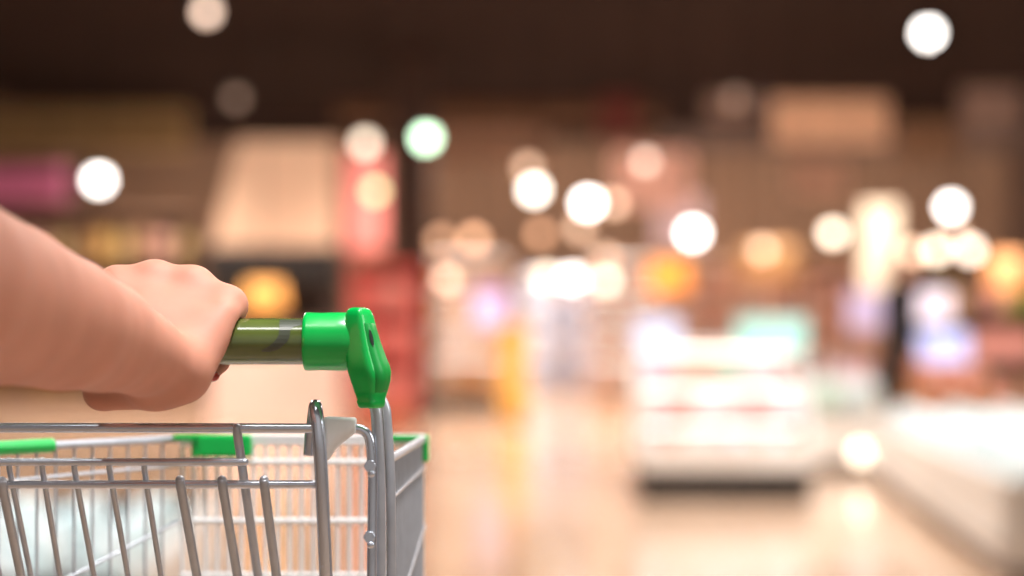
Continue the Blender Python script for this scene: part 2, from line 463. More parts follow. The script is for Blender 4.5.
pr += [(A(158, 388, 1.462), A(103, 391, 1.478), .0150, .0138, .008), (A(103, 391, 1.478), A(100, 366, 1.497), .0125, .0110, .006), (A(100, 366, 1.497), A(112, 368, 1.52), .0105, .009, .004)]  # thumb
bm = surface(pr, (elbow.x - .14, 1.02, H - .09), (-.165, 1.585, H + .22), .0019, .007, carve=(hc.y, hc.z, .0176), smooth=9)
person = obj('person', bm, skin, None, base=tuple(elbow))
tag(person, 'bare forearm and right hand of a shopper gripping the olive cart handle', 'person')
# little finger's red nail and the sleeve on the upper arm
tip, dip, rf = tips[3]
bm = BM(); ball(bm, tip + Vector((.002, -.0045, -rf * .12)), .0058, 1.0, 1.0, .7); 
o = obj('fingernail', bm, nail_red, person); o['label'] = 'red fingernail under the grip'
bm = BM(); a = elbow.lerp(shoulder, .28)
tube(bm, [a, elbow.lerp(shoulder, .3), elbow.lerp(shoulder, .6), elbow.lerp(shoulder, 1), elbow.lerp(shoulder, 1.08)], [.058, .062, .066, .07, .05], 28)
o = obj('sleeve', bm, knit, person); o['label'] = 'short grey sleeve'

# ================================================================== THE STORE
ZC = 4.25                                 # ceiling height
def up(bm_): return bm_
floor_m = tile_mat('polished_floor_tile', (228, 196, 168), (220, 186, 158), .13, .6)
ceil_m = mat('dark_ceiling', (38, 29, 28), .95, var=.15, scale=.6, spec=.05)
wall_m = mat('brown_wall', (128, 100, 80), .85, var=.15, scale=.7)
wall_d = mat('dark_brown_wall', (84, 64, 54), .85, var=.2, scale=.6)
soff_m = mat('brown_soffit', (112, 84, 66), .8, var=.12, scale=1)
struct('floor', boxr(BM(), (-7.2, -2.5, -.15), (8.7, 36.2, 0)), floor_m)
struct('ceiling', boxr(BM(), (-7.2, -2.5, ZC), (8.7, 36.2, ZC + .15)), ceil_m)
struct('wall_back', boxr(BM(), (-7.2, 36, 0), (8.7, 36.2, ZC)), wall_m)
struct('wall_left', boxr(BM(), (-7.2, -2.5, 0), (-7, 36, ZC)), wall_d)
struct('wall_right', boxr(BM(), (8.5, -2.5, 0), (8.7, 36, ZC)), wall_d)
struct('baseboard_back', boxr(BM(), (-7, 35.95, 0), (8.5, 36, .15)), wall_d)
# soffits hanging under the ceiling
for i, (x0, x1, y0, y1, Y, m) in enumerate(((335, 660, 62, 120, 30, soff_m), (640, 1100, 78, 112, 32, soff_m), (-60, 185, 106, 150, 28, mat('olive_soffit', (176, 156, 116), .8)), (660, 1100, 118, 150, 34, wall_d), (-150, 330, 60, 96, 33, wall_d))):
    a, b = at(x0, y0, Y), at(x1, y1, Y)
    struct('trim_%d' % (i + 1), boxr(BM(), (a.x, Y, b.z), (b.x, Y + .5, ZC), .02) if i in (0, 4) else boxr(BM(), (a.x, Y, b.z), (b.x, Y + .5, a.z), .02), m)

cord_m = mat('black_cord', (12, 10, 10), .95, spec=0)
black_m = mat('black_metal', (24, 22, 22), .5)
dark_m = mat('dark_brown_laminate', (46, 34, 30), .6)
white_m = mat('white_enamel', (236, 234, 230), .35, var=.02)
grey_m = mat('grey_panel', (205, 200, 196), .45, var=.04)
tube_glow_m = mat('added_tube_glow', (255, 246, 238), .5, emit=3.6)  # glow of tubes added to brighten shelves and goods
steel_m = mat('dark_steel', (78, 78, 80), .4, .6)
wood_m = mat('warm_wood', (176, 120, 72), .55, var=.2, scale=8)
glassm = mat('clear_lid', (235, 245, 245), .05, trans=1, spec=.5)

# ------------------------------------------------------------------ lamps
def lamp(px, py, Y, dia, rgb, e, label, group='round pendant lamps'):
    c = at(px, py, Y); r = dia / 2 / F * Y
    t = thing('pendant_lamp', label, 'lamp', (c.x, c.y, c.z), group)
    bm = BM(); ball(bm, c, r, u=24, v=14)
    obj('globe', bm, mat('lamp_glow_%d_%d_%d_%s' % (*rgb, e), rgb, .4, emit=e, var=.01), t)
    bm = BM(); lathe(bm, [(r * .25, r * 1.5), (r * .5, r * 1.3), (r * .62, r * .8)], c, 16); obj('cap', bm, black_m, t)
    bm = BM(); tube(bm, [c + Vector((0, 0, r * 1.4)), Vector((c.x, c.y, ZC))], .005, 6); obj('cord', bm, cord_m, t)
    return t
WH, CR, PE, TA, GN = (255, 250, 244), (255, 238, 214), (255, 214, 182), (232, 178, 140), (212, 255, 218)
L = [
 (207, 12, 18, 15, (255, 226, 205), 3.2, 'cream globe lamp cut by the top edge of the picture, left half'),
 (928, 33, 18, 17, WH, 11, 'large white globe lamp alone near the top right, the highest on that side'),
 (99, 180, 18, 17, WH, 11, 'white globe lamp in front of the magenta sign'),
 (365, 143, 20, 15, CR, 4.2, 'cream globe lamp at the top of the pink banner'),
 (426, 138, 18, 16, GN, 9, 'pale green globe lamp beside the dark pillar'),
 (375, 191, 20, 13, (226, 240, 176), 3.6, 'yellow green globe lamp across the pink banner'),
 (534, 190, 18, 16, (255, 246, 232), 9, 'cream white globe lamp above the aisle, below a dimmer peach one'),
 (528, 168, 24, 14, PE, 3.0, 'dim peach globe lamp half hidden above a brighter cream one'),
 (588, 203, 18, 17, WH, 12, 'brightest white globe lamp over the middle of the aisle'),
 (613, 203, 24.5, 13, PE, 3.8, 'peach globe lamp overlapped on its left by the brightest lamp'),
 (580, 228, 25, 13, PE, 2.8, 'dim peach globe lamp just under the brightest lamp'),
 (645, 161, 20, 13, (255, 220, 200), 3.6, 'rosy globe lamp over the pale pink hanging sign'),
 (693, 233, 18, 17, WH, 12, 'white globe lamp right above the orange drum lamp'),
 (541, 234, 22.4, 13, TA, 2.2, 'faint brown globe lamp under the cream white one'),
 (474, 239, 22, 14, TA, 3.8, 'tan globe lamp, right one of the tan pair by the dark pillar'),
 (440, 240, 24, 13, TA, 3.2, 'tan globe lamp, left one of the tan pair by the dark pillar'),
 (447, 279, 22, 13, PE, 4.0, 'peach globe lamp below the tan pair'),
 (546, 277, 21.6, 15, CR, 4, 'cream globe lamp, left one of three in a row low over the aisle'),
 (572, 278, 20, 15, WH, 8, 'white globe lamp, middle one of three in a row low over the aisle'),
 (606, 281, 22, 14, CR, 4.4, 'cream globe lamp, right one of three in a row low over the aisle'),
 (606, 258, 23.5, 13, PE, 3.4, 'peach globe lamp just above the low row of three'),
 (762, 250, 22, 14, PE, 2.8, 'peach globe lamp inside the brown drum shade'),
 (833, 233, 19, 15, CR, 6.5, 'cream globe lamp left of the tall white panel'),
 (951, 207, 18, 16, WH, 10, 'white globe lamp at the top of the cluster on the right'),
 (936, 250, 20, 15, CR, 6, 'cream globe lamp at the middle of the right cluster'),
 (970, 250, 21, 15, (255, 236, 218), 6, 'cream globe lamp at the right of the right cluster'),
 (913, 252, 23, 14, PE, 4, 'peach globe lamp at the left of the right cluster'),
 (957, 236, 25, 13, PE, 2.6, 'peach globe lamp behind the right cluster'),
 (735, 98, 26, 13, (200, 176, 160), .75, 'faint grey globe lamp left of the wide cream sign'),
 (236, 98, 24, 14, (190, 165, 148), .8, 'faint grey globe lamp above the cream fascia'),
]
for a in L: lamp(*a)

def shade_lamp(px, py, Y, w, h_, rgb, e, label):
    c = at(px, py, Y); r = w / 2 / F * Y; hh = h_ / 2 / F * Y
    t = thing('drum_lamp', label, 'lamp', tuple(c), 'fabric drum lamps')
    bm = BM(); lathe(bm, [(r * .8, hh), (r, -hh), (r * .97, -hh), (r * .77, hh)], c, 28)
    obj('shade', bm, mat('shade_%d_%d_%d' % rgb, rgb, .8, emit=e, var=.05), t)
    bm = BM(); tube(bm, [c + Vector((0, 0, hh)), Vector((c.x, c.y, ZC))], .008, 6); obj('cord', bm, black_m, t)
shade_lamp(668, 276, 23, 46, 30, (250, 158, 66), .9, 'orange drum lamp above the left end of the open fridge')
shade_lamp(768, 262, 25, 66, 36, (196, 146, 96), .5, 'wide brown drum lamp over the open fridge')
shade_lamp(1006, 272, 22, 40, 34, (250, 176, 118), .8, 'orange drum lamp at the right edge')
shade_lamp(264, 296, 21, 44, 26, (255, 180, 96), 1.0, 'orange drum lamp under the dark canopy of the kiosk')

# ------------------------------------------------------------------ hanging signs (blank boards on rods)
def sign(x0, y0, x1, y1, Y, rgb, e, label, cat='sign', rough=.6):
    a, b = at(x0, y0, Y), at(x1, y1, Y); c = (a + b) / 2
    t = thing('hanging_sign', label, cat, (c.x, Y, b.z), 'hanging sign boards')
    obj('board', boxr(BM(), (a.x, Y - .04, b.z), (b.x, Y + .04, a.z), .015), mat('board_%d_%d_%d_%s' % (*rgb, e), rgb, rough, emit=e, var=.06, scale=2), t)  # dull boards and the banner glow too, brightness put into emission
    bm = BM(); w = (b.x - a.x) * .4
    for s in (-1, 1):
        bm = BM(); tube(bm, [Vector((c.x + s * w, Y, a.z)), Vector((c.x + s * w, Y, ZC))], .005, 6); obj('rod', bm, cord_m, t)
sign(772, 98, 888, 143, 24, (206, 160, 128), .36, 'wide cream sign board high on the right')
sign(-40, 168, 66, 203, 25, (170, 88, 118), .3, 'magenta lit sign at the left edge')
sign(612, 150, 690, 208, 27.6, (226, 176, 158), .35, 'pale pink sign behind the rosy lamp')
sign(655, 196, 702, 250, 29, (218, 196, 204), .35, 'lilac white sign below the pale pink sign')
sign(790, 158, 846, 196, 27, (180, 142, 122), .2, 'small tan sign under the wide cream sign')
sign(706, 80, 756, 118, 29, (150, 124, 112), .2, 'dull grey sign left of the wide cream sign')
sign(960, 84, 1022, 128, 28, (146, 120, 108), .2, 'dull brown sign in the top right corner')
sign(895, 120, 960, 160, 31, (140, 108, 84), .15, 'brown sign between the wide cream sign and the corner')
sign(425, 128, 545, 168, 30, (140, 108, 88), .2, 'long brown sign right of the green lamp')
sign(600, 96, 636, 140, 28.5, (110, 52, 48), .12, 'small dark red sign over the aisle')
sign(736, 318, 806, 352, 12.3, (170, 226, 218), .5, 'pale teal lit sign over the open fridge')
sign(634, 318, 680, 352, 12.35, (206, 220, 250), .55, 'bluish white lit sign left of the teal one')
sign(912, 332, 968, 368, 20, (186, 200, 255), .95, 'blue lit sign right of the standing person')
sign(474, 288, 506, 326, 24, (206, 186, 232), .8, 'lilac lit sign at the left of the aisle')
sign(848, 292, 884, 330, 19, (196, 180, 214), .55, 'dull violet sign beside the standing person')
sign(862, 204, 898, 290, 22, (224, 206, 182), .75, 'tall narrow white panel hanging on the right')
sign(346, 152, 384, 250, 22, (226, 132, 124), .45, 'pink vertical banner left of the dark pillar', 'banner')
sign(900, 292, 950, 322, 21.5, (226, 220, 240), .7, 'pale sign above the blue lit sign')

# ------------------------------------------------------------------ goods: one mesh of each kind and colour, copied
def carton(m, w, d, h_):
    bm = BM(); box(bm, (0, 0, h_ / 2), (w, d, h_), bev=.008)
    box(bm, (0, -d / 2 - .001, h_ * .55), (w * .7, .004, h_ * .4))
    return bm
def bottle(m, w, d, h_):
    bm = BM(); r = w / 2
    lathe(bm, [(r * .9, 0), (r, .01), (r, h_ * .6), (r * .4, h_ * .8), (r * .36, h_ * .92), (r * .45, h_ * .93), (r * .45, h_)], n=14); return bm
def pouch(m, w, d, h_):
    bm = BM(); box(bm, (0, 0, h_ / 2), (w, d, h_)); bmesh.ops.subdivide_edges(bm, edges=bm.edges[:], cuts=3, use_grid_fill=True)
    for v in bm.verts:
        t = v.co.z / h_; q = math.sin(PI * min(max(t, 0), 1)) ** .5
        v.co.y *= .15 + .85 * q; v.co.x *= .92 + .08 * q
    for f in bm.faces: f.smooth = True
    return bm
def tray(m, w, d, h_):
    bm = BM(); box(bm, (0, 0, h_ * .25), (w, d, h_ * .5), bev=.006); ball(bm, (0, 0, h_ * .5), .5, w * .88, d * .85, h_ * .9, 14, 8); return bm
def fruit(m, w, d, h_):
    bm = BM(); r = w / 2
    lathe(bm, [(r * .1, .0), (r * .6, r * .1), (r * .95, r * .6), (r, r), (r * .9, r * 1.45), (r * .5, r * 1.85), (r * .15, r * 1.75), (r * .04, r * 1.7)], n=14); return bm
KIND = {'carton': carton, 'bottle': bottle, 'pouch': pouch, 'tray': tray, 'fruit': fruit}
_proto = {}
def good(kind, rgb, size, loc, label, group, rz=0, name=None, glow=0):
    key = (kind, rgb, size)
    if key in _proto:
        o = _proto[key].copy(); C.objects.link(o); o.location = loc
    else:
        o = obj(name or kind, KIND[kind](None, *size), mat('goods_%d_%d_%d' % rgb, rgb, .5, var=.06, scale=12), None, base=None)
        o.location = loc; _proto[key] = o
    o.rotation_euler = (0, 0, rz); o.name = name or kind
    return tag(o, label, kind, group)

# ------------------------------------------------------------------ shelf units
def gondola(name, label, cat, x0, x1, Y, d, z0, z1, n, m, mb, lit=False, wall=True, feet=True):
    """shelving facing the camera; returns the heights of its shelf tops"""
    t = thing(name, label, cat, ((x0 + x1) / 2, Y + d / 2, 0))
    obj('base', boxr(BM(), (x0, Y + .03, 0), (x1, Y + d, z0), .01), mb, t)
    obj('back_panel', boxr(BM(), (x0, Y + d - .04, z0), (x1, Y + d, z1), .005), m, t)
    for x in (x0, x1): obj('side_panel', boxr(BM(), (x - .02, Y + .02, z0), (x + .02, Y + d, z1), .01), m, t)
    zs = []
    for i in range(n):
        z = z0 + (z1 - z0) * i / n
        s = obj('shelf', boxr(BM(), (x0 + .02, Y, z), (x1 - .02, Y + d - .04, z + .03), .006), m, t); zs.append(z + .031)
        if lit:
            bm = BM(); zt_ = z + (z1 - z0) / n - .03
            tube(bm, [Vector((x0 + .05, Y + .06, zt_)), Vector((x1 - .05, Y + .06, zt_))], .014, 8); obj('added_light_tube', bm, tube_glow_m, t)
    obj('top_panel', boxr(BM(), (x0 - .02, Y, z1), (x1 + .02, Y + d, z1 + .05), .01), m, t)
    return zs
def fill(zs, x0, x1, Y, gap, specs, label, group, per):
    """specs: list of (kind, rgb, size) chosen at random along each shelf"""
    for z in zs:
        w = (x1 - x0) / per
        for i in range(per):
            k, rgb, sz = random.choice(specs)
            good(k, rgb, sz, (x0 + w * (i + .5), Y + gap + random.uniform(0, .03), z), label % k, group + ' - ' + k + 's')

X = lambda px, Y: (px - 512) / F * Y
# open fridge island
YF = 12.65; fx0, fx1 = X(642, YF), X(812, YF)
t = thing('open_fridge', 'white open display fridge on a black kick plate in the middle of the floor', 'fridge', ((fx0 + fx1) / 2, YF + .5, 0))
obj('kick_plate', boxr(BM(), (fx0, YF + .01, 0), (fx1, YF + 1, .185), .01), black_m, t)
obj('bin_front', boxr(BM(), (fx0 - .03, YF, .186), (fx1 + .03, YF + .06, .33), .02), white_m, t)
obj('deck', boxr(BM(), (fx0, YF + .061, .186), (fx1, YF + 1, .25), .005), white_m, t)
obj('back_panel', boxr(BM(), (fx0, YF + .94, .22), (fx1, YF + 1, .905), .01), white_m, t)
tiers = [(.251, .12), (.48, .34), (.71, .48)]                     # shelf tops and setbacks
for z, dy in tiers[1:]:
    s = obj('shelf', boxr(BM(), (fx0, YF + dy - .06, z - .03), (fx1, YF + .94, z), .006), white_m, t)
    obj('price_strip', boxr(BM(), (fx0, YF + dy - .075, z - .04), (fx1, YF + dy - .06, z + .005)), grey_m, s)
    bm = BM(); tube(bm, [Vector((fx0 + .04, YF + dy - .03, z - .05)), Vector((fx1 - .04, YF + dy - .03, z - .05))], .014, 8); obj('added_light_tube', bm, tube_glow_m, t)
for x in (fx0, fx1): 
    bm = BM(); vs = [(YF, .186), (YF, .33), (YF + .5, .92), (YF + 1, .92), (YF + 1, .186)]
    for s in (-.015, .015): bm.faces.new([bm.verts.new((x + s, a, b)) for a, b in vs])
    bm.verts.ensure_lookup_table()
    for i in range(5): bm.faces.new((bm.verts[i], bm.verts[(i + 1) % 5], bm.verts[5 + (i + 1) % 5], bm.verts[5 + i]))
    obj('side_panel', bm, white_m, t)
bm = BM(); tube(bm, [Vector((fx0 + .04, YF + .56, .885)), Vector((fx1 - .04, YF + .56, .885))], .014, 8); obj('added_light_tube', bm, tube_glow_m, t)  # tube added to lift the shade under the canopy
obj('canopy', boxr(BM(), (fx0 - .02, YF + .45, .906), (fx1 + .02, YF + 1, .95), .02), white_m, t)
pinks = [('carton', (240, 184, 188), (.10, .07, .15)), ('carton', (248, 226, 224), (.10, .07, .15)), ('pouch', (244, 200, 200), (.11, .06, .15)), ('pouch', (240, 232, 242), (.11, .06, .15)),
         ('tray', (238, 160, 150), (.12, .12, .06)), ('bottle', (240, 228, 232), (.075, .07, .16)), ('carton', (232, 150, 116), (.10, .07, .15)), ('bottle', (186, 226, 198), (.075, .07, .16)), ('carton', (214, 204, 238), (.10, .07, .15))]
for q, (z, dy) in enumerate(tiers):
    fill([z + .001], fx0 + .04, fx1 - .04, YF + dy, .03, pinks, 'small pale %s on the tiers of the white open fridge', 'goods in the open fridge', 9)

# second pale counter behind it on the right
Yc = 15.2; cx0, cx1 = X(775, Yc), X(885, Yc)
t = thing('chilled_counter', 'low white chilled counter behind the open fridge on its right', 'counter', ((cx0 + cx1) / 2, Yc + .4, 0))
obj('plinth', boxr(BM(), (cx0 + .04, Yc + .04, 0), (cx1 - .04, Yc + .8, .08)), steel_m, t)
obj('body', boxr(BM(), (cx0, Yc, .08), (cx1, Yc + .8, .40), .03), white_m, t)
obj('rim', boxr(BM(), (cx0 - .02, Yc - .02, .40), (cx1 + .02, Yc + .82, .44), .015), grey_m, t)
fill([.441], cx0 + .03, cx1 - .03, Yc, .14, [('pouch', (206, 234, 214), (.15, .10, .22)), ('pouch', (222, 238, 240), (.15, .10, .22)), ('pouch', (246, 238, 232), (.15, .10, .22))], 'pale mint or white %s on the low chilled counter', 'bags on the chilled counter', 5)
fill([.441], cx0 + .03, cx1 - .03, Yc, .42, [('carton', (250, 226, 200), (.13, .1, .34)), ('carton', (244, 214, 226), (.13, .1, .34)), ('bottle', (240, 240, 250), (.1, .1, .36))], 'pale %s at the back of the low chilled counter', 'tall goods on the chilled counter', 5)

# low freezer bunkers right and left
def bunker(label, x0, y0, x1, y1, w, z, side, hue):
    """long bunker whose aisle side runs from (x0,y0) to (x1,y1); side=+1 extends to the right"""
    d = Vector((x1 - x0, y1 - y0, 0)); Lg = d.length; u = d.normalized(); v = Vector((u.y, -u.x, 0)) * side
    org = Vector((x0, y0, 0)); t = thing('freezer_bunker', label, 'freezer', (x0 + (d.x + v.x * w) / 2, y0 + (d.y + v.y * w) / 2, 0))
    rz = math.atan2(u.y, u.x)
    def bx(a0, a1, b0, b1, z0, z1, bev=.01):
        c = org + u * ((a0 + a1) / 2) + v * ((b0 + b1) / 2); return box(BM(), (c.x, c.y, (z0 + z1) / 2), (a1 - a0, b1 - b0, z1 - z0), rz, bev)
    obj('plinth', bx(.03, Lg - .03, .05, w - .05, 0, .06), steel_m, t)
    obj('body', bx(0, Lg, 0, w, .06, z - .14, .03), white_m, t)
    for b0, b1 in ((0, .07), (w - .07, w)): obj('side_rim', bx(0, Lg, b0, b1, z - .141, z, .02), white_m, t)
    for a0, a1 in ((0, .07), (Lg - .07, Lg)): obj('end_rim', bx(a0, a1, .0701, w - .0701, z - .141, z, .02), hue, t)
    obj('bumper_rail', bx(0, Lg, -.02, .0, .12, .16, .005), grey_m, t)
    return t, org, u, v, Lg, rz
tR, org, u, v, Lg, rz = bunker('long low white freezer bunker along the right edge', 2.0, 8.6, 2.471, 14.8, 1.5, .42, 1, white_m)
for i in range(18):
    for j in range(4):
        p = org + u * (.25 + i * (Lg - .5) / 17) + v * (.25 + j * .33)
        good('pouch', [(226, 240, 244), (240, 244, 244), (214, 234, 238)][(i * 3 + j * 5) % 3], (.26, .16, .24), (p.x, p.y, .281), 'white frozen food pouch standing in the right freezer bunker', 'frozen bags in the right bunker', rz + random.uniform(-.3, .3))
bm = BM(); c = at(860.5, 453, 14.5); lathe(bm, [(.05, .024), (.06, 0), (.045, -.03)], (c.x, c.y, c.z), 20, 'X'); ball(bm, (c.x - .02, c.y, c.z), .05, .5)
tg = obj('glint_disc', bm, mat('glint_glow', (255, 238, 216), .4, emit=5), None);  # glowing disc standing in for a glint on the bunker's corner
tg.location = (0, 0, 0); tag(tg, 'round cream glowing glint disc low at the far end of the right freezer bunker', 'lamp')
for w_ in tg.data.vertices: w_.co -= c
tg.location = c
tL, org, u, v, Lg, rz = bunker('low white freezer bunker on the left, seen through the cart', -.95, 5.5, -1.15, 8.4, 1.2, .38, -1, steel_m)
for i in range(8):
    for j in range(4):
        p = org + u * (.25 + i * (Lg - .5) / 7) + v * (.24 + j * .24)
        good('pouch', [(226, 240, 244), (240, 244, 244), (214, 234, 238)][(i * 2 + j) % 3], (.19, .14, .16), (p.x, p.y, .241), 'white frozen food pouch standing in the left freezer bunker', 'frozen bags in the left bunker', rz + random.uniform(-.3, .3))

# left aisle gondola and yellow bin
Yg = 27.5
zs = gondola('shelf_unit', 'tan shelf unit with a dark base at the left of the aisle', 'shelf', X(430, Yg), X(508, Yg), Yg, .6, .22, 2.0, 4, mat('tan_shelf', (206, 164, 126), .6), dark_m, lit=True)
fill(zs, X(432, Yg), X(506, Yg), Yg, .2, [('carton', (236, 190, 140), (.11, .1, .3)), ('bottle', (240, 214, 186), (.1, .1, .32)), ('carton', (244, 224, 214), (.11, .1, .28)), ('pouch', (226, 160, 100), (.12, .1, .28))], 'warm coloured %s on the tan shelf unit left of the aisle', 'goods left of the aisle', 7)
Yb = 23
t = thing('offer_bin', 'yellow ochre offer bin at the left side of the aisle', 'bin', (X(515, Yb), Yb + .25, 0))
obj('body', boxr(BM(), (X(500, Yb), Yb, .05), (X(528, Yb), Yb + .5, .82), .02), mat('ochre_panel', (226, 170, 76), .6), t)
obj('plinth', boxr(BM(), (X(502, Yb), Yb + .02, 0), (X(526, Yb), Yb + .48, .05)), dark_m, t)
obj('back_board', boxr(BM(), (X(500, Yb), Yb + .46, .82), (X(528, Yb), Yb + .5, 1.1), .01), mat('ochre_panel', (226, 170, 76)), t)
# right side of the aisle, far
Yr = 29
zs = gondola('shelf_unit', 'pale rosy shelf unit at the far right of the aisle', 'shelf', X(590, Yr), X(660, Yr), Yr, .6, .15, 2.0, 4, mat('rosy_shelf', (232, 200, 180), .6), mat('sand_base', (200, 160, 130), .6), lit=True)
fill(zs, X(592, Yr), X(658, Yr), Yr, .2, [('carton', (246, 226, 214), (.11, .1, .3)), ('carton', (238, 196, 170), (.11, .1, .28)), ('bottle', (246, 232, 226), (.1, .1, .32))], 'pale %s on the rosy shelf unit right of the aisle', 'goods right of the aisle', 7)
Ym = 34
zs = gondola('shelf_unit', 'bluish white shelf unit closing the end of the aisle', 'shelf', X(522, Ym), X(592, Ym), Ym, .6, .15, 1.9, 4, mat('bluish_shelf', (214, 214, 228), .6), grey_m, lit=True)
fill(zs, X(524, Ym), X(590, Ym), Ym, .2, [('carton', (214, 220, 240), (.12, .1, .3)), ('carton', (240, 236, 240), (.12, .1, .28)), ('bottle', (226, 226, 244), (.1, .1, .3))], 'bluish %s on the shelf unit at the end of the aisle', 'goods at the end of the aisle', 7)
# pillar
bm = BM(); Yp = 24.5; boxr(bm, (X(390, Yp), Yp, .18), (X(430, Yp), Yp + .5, ZC), .02)
pil = thing('pillar', 'dark brown square pillar between the red stand and the tan lamps', 'pillar', (X(410, Yp), Yp + .25, 0))
obj('shaft', bm, mat('pillar_brown', (66, 48, 42), .7), pil)
obj('plinth', boxr(BM(), (X(387, Yp), Yp - .03, 0), (X(433, Yp), Yp + .53, .18), .02), dark_m, pil)
# red promotion stand
Ys = 20.5
zs = gondola('promotion_stand', 'red promotion stand left of the dark pillar', 'stand', X(352, Ys), X(414, Ys), Ys, .5, .30, 1.62, 3, mat('red_panel', (216, 84, 78), .6), mat('sandy_red_base', (186, 110, 84), .6))
fill(zs, X(354, Ys), X(412, Ys), Ys, .12, [('carton', (226, 112, 104), (.09, .1, .3)), ('pouch', (242, 166, 156), (.1, .1, .3)), ('carton', (232, 136, 124), (.09, .1, .26))], 'red %s on the red promotion stand', 'goods on the red stand', 5)
# kiosk
Yk = 22
t = thing('market_kiosk', 'kiosk with a big cream fascia over a dark opening, left of the pink banner', 'kiosk', (X(274, Yk), Yk + .5, 0))
bm = BM(); a, b, c_, d_ = at(212, 246, Yk), at(334, 246, Yk), at(334, 140, Yk), at(238, 140, Yk)
for dy in (0, .12): bm.faces.new([bm.verts.new((p.x, Yk + dy, p.z)) for p in (a, b, c_, d_)])
bm.verts.ensure_lookup_table()
for i in range(4): bm.faces.new((bm.verts[i], bm.verts[(i + 1) % 4], bm.verts[4 + (i + 1) % 4], bm.verts[4 + i]))
obj('fascia', bm, mat('cream_fascia', (214, 180, 152), .7, emit=.34, var=.05, scale=1.5), t)
obj('lintel', boxr(BM(), at(206, 247, Yk), at(338, 282, Yk) + Vector((0, 1, 0)), .02), black_m, t)
for px in (212, 332): obj('post', boxr(BM(), (X(px, Yk) - .04, Yk + .1, 0), (X(px, Yk) + .04, Yk + .2, at(0, 282, Yk).z), .01), dark_m, t)
obj('counter', boxr(BM(), (X(208, Yk), Yk + .05, 0), (X(336, Yk), Yk + .6, .78), .02), mat('kiosk_counter', (232, 206, 196), .5), t)
obj('back_panel', boxr(BM(), (X(208, Yk), Yk + .95, 0), (X(336, Yk), Yk + 1, at(0, 282, Yk).z), .02), dark_m, t)
for i in range(7):
    good(['carton', 'bottle', 'pouch'][i % 3], [(252, 226, 212), (246, 200, 160), (226, 130, 70), (190, 200, 90)][i % 4], (.14, .12, .3), (X(216 + i * 18.5, Yk), Yk + .3, .781), '%s standing on the kiosk counter' % ['pale or orange carton', 'bright bottle', 'coloured pouch'][i % 3], 'goods on the kiosk counter - ' + ['cartons', 'bottles', 'pouches'][i % 3])
# left wall shelving
Yl = 26
zs = gondola('shelf_unit', 'tall brown shelf unit behind the forearm at the left edge', 'shelf', X(-60, Yl), X(195, Yl), Yl, .6, .2, 2.45, 4, mat('brown_shelf', (112, 82, 62), .6), mat('tan_base', (206, 176, 154), .6))
fill(zs, X(-58, Yl), X(193, Yl), Yl, .2, [('carton', (190, 148, 84), (.2, .14, .34)), ('carton', (150, 112, 84), (.22, .14, .4)), ('bottle', (206, 176, 120), (.14, .14, .38)), ('carton', (186, 140, 128), (.2, .14, .3)), ('pouch', (120, 86, 64), (.2, .12, .36))], 'brown or mustard %s on the tall brown shelf unit at left', 'goods on the tall brown shelf', 12)
# right shelving, produce stand
Yq = 23
zs = gondola('shelf_unit', 'dark brown shelf unit behind the produce at the right edge', 'shelf', X(905, Yq), X(1060, Yq), Yq, .6, .2, 1.66, 3, mat('dark_shelf', (86, 66, 54), .6), dark_m)
fill(zs, X(907, Yq), X(1058, Yq), Yq, .2, [('carton', (150, 140, 70), (.15, .14, .32)), ('bottle', (120, 130, 60), (.12, .12, .34)), ('carton', (206, 160, 130), (.15, .14, .28)), ('pouch', (90, 66, 60), (.15, .1, .3)), ('carton', (214, 150, 140), (.15, .14, .3))], 'dull green or brown %s on the dark shelf unit at right', 'goods on the dark shelf at right', 9)
Yt = 17; tx0, tx1 = X(926, Yt), X(1004, Yt)
t = thing('produce_stand', 'wooden stepped produce stand on the right, behind the freezer bunker', 'stand', ((tx0 + tx1) / 2, Yt + .5, 0))
obj('base', boxr(BM(), (tx0, Yt, 0), (tx1, Yt + .9, .44), .02), wood_m, t)
for i in range(3): obj('tray_step', boxr(BM(), (tx0, Yt + .3 * i + .0005, .4405), (tx1, Yt + .3 * (i + 1) - .0005, .50 + .09 * i), .008), wood_m, t)
for i in range(3):
    for j in range(7):
        for k in range(2):
            good('fruit', [(232, 168, 148), (240, 190, 174), (222, 140, 120)][(i + j + k) % 3], (.085, .085, .085), (tx0 + .05 + j * .088, Yt + .3 * i + .08 + k * .12, .501 + .09 * i), 'round red or salmon fruit on the stepped produce stand', 'fruit on the produce stand', name='fruit')
Yw = 15.0

# far back wall shelving, broken up by pale goods
for n_, (xa, xb, Y, zt_, rgb, lbl) in enumerate(((668, 760, 30, 1.95, (214, 182, 160), 'sand coloured shelf unit far behind the open fridge'), (765, 880, 31, 1.95, (206, 168, 144), 'light brown shelf unit far behind the drum lamp'))):
    zs = gondola('shelf_unit', lbl, 'shelf', X(xa, Y), X(xb, Y), Y, .6, .2, zt_, 5, mat('far_shelf_%d' % n_, rgb, .6), dark_m)
    fill(zs, X(xa + 2, Y), X(xb - 2, Y), Y, .2, [('carton', (244, 222, 214), (.13, .1, .26)), ('carton', (226, 176, 150), (.13, .1, .24)), ('bottle', (240, 220, 220), (.11, .1, .26)), ('pouch', (236, 196, 190), (.13, .1, .26))], 'pale %s on the ' + lbl, 'goods on the ' + lbl, 7)

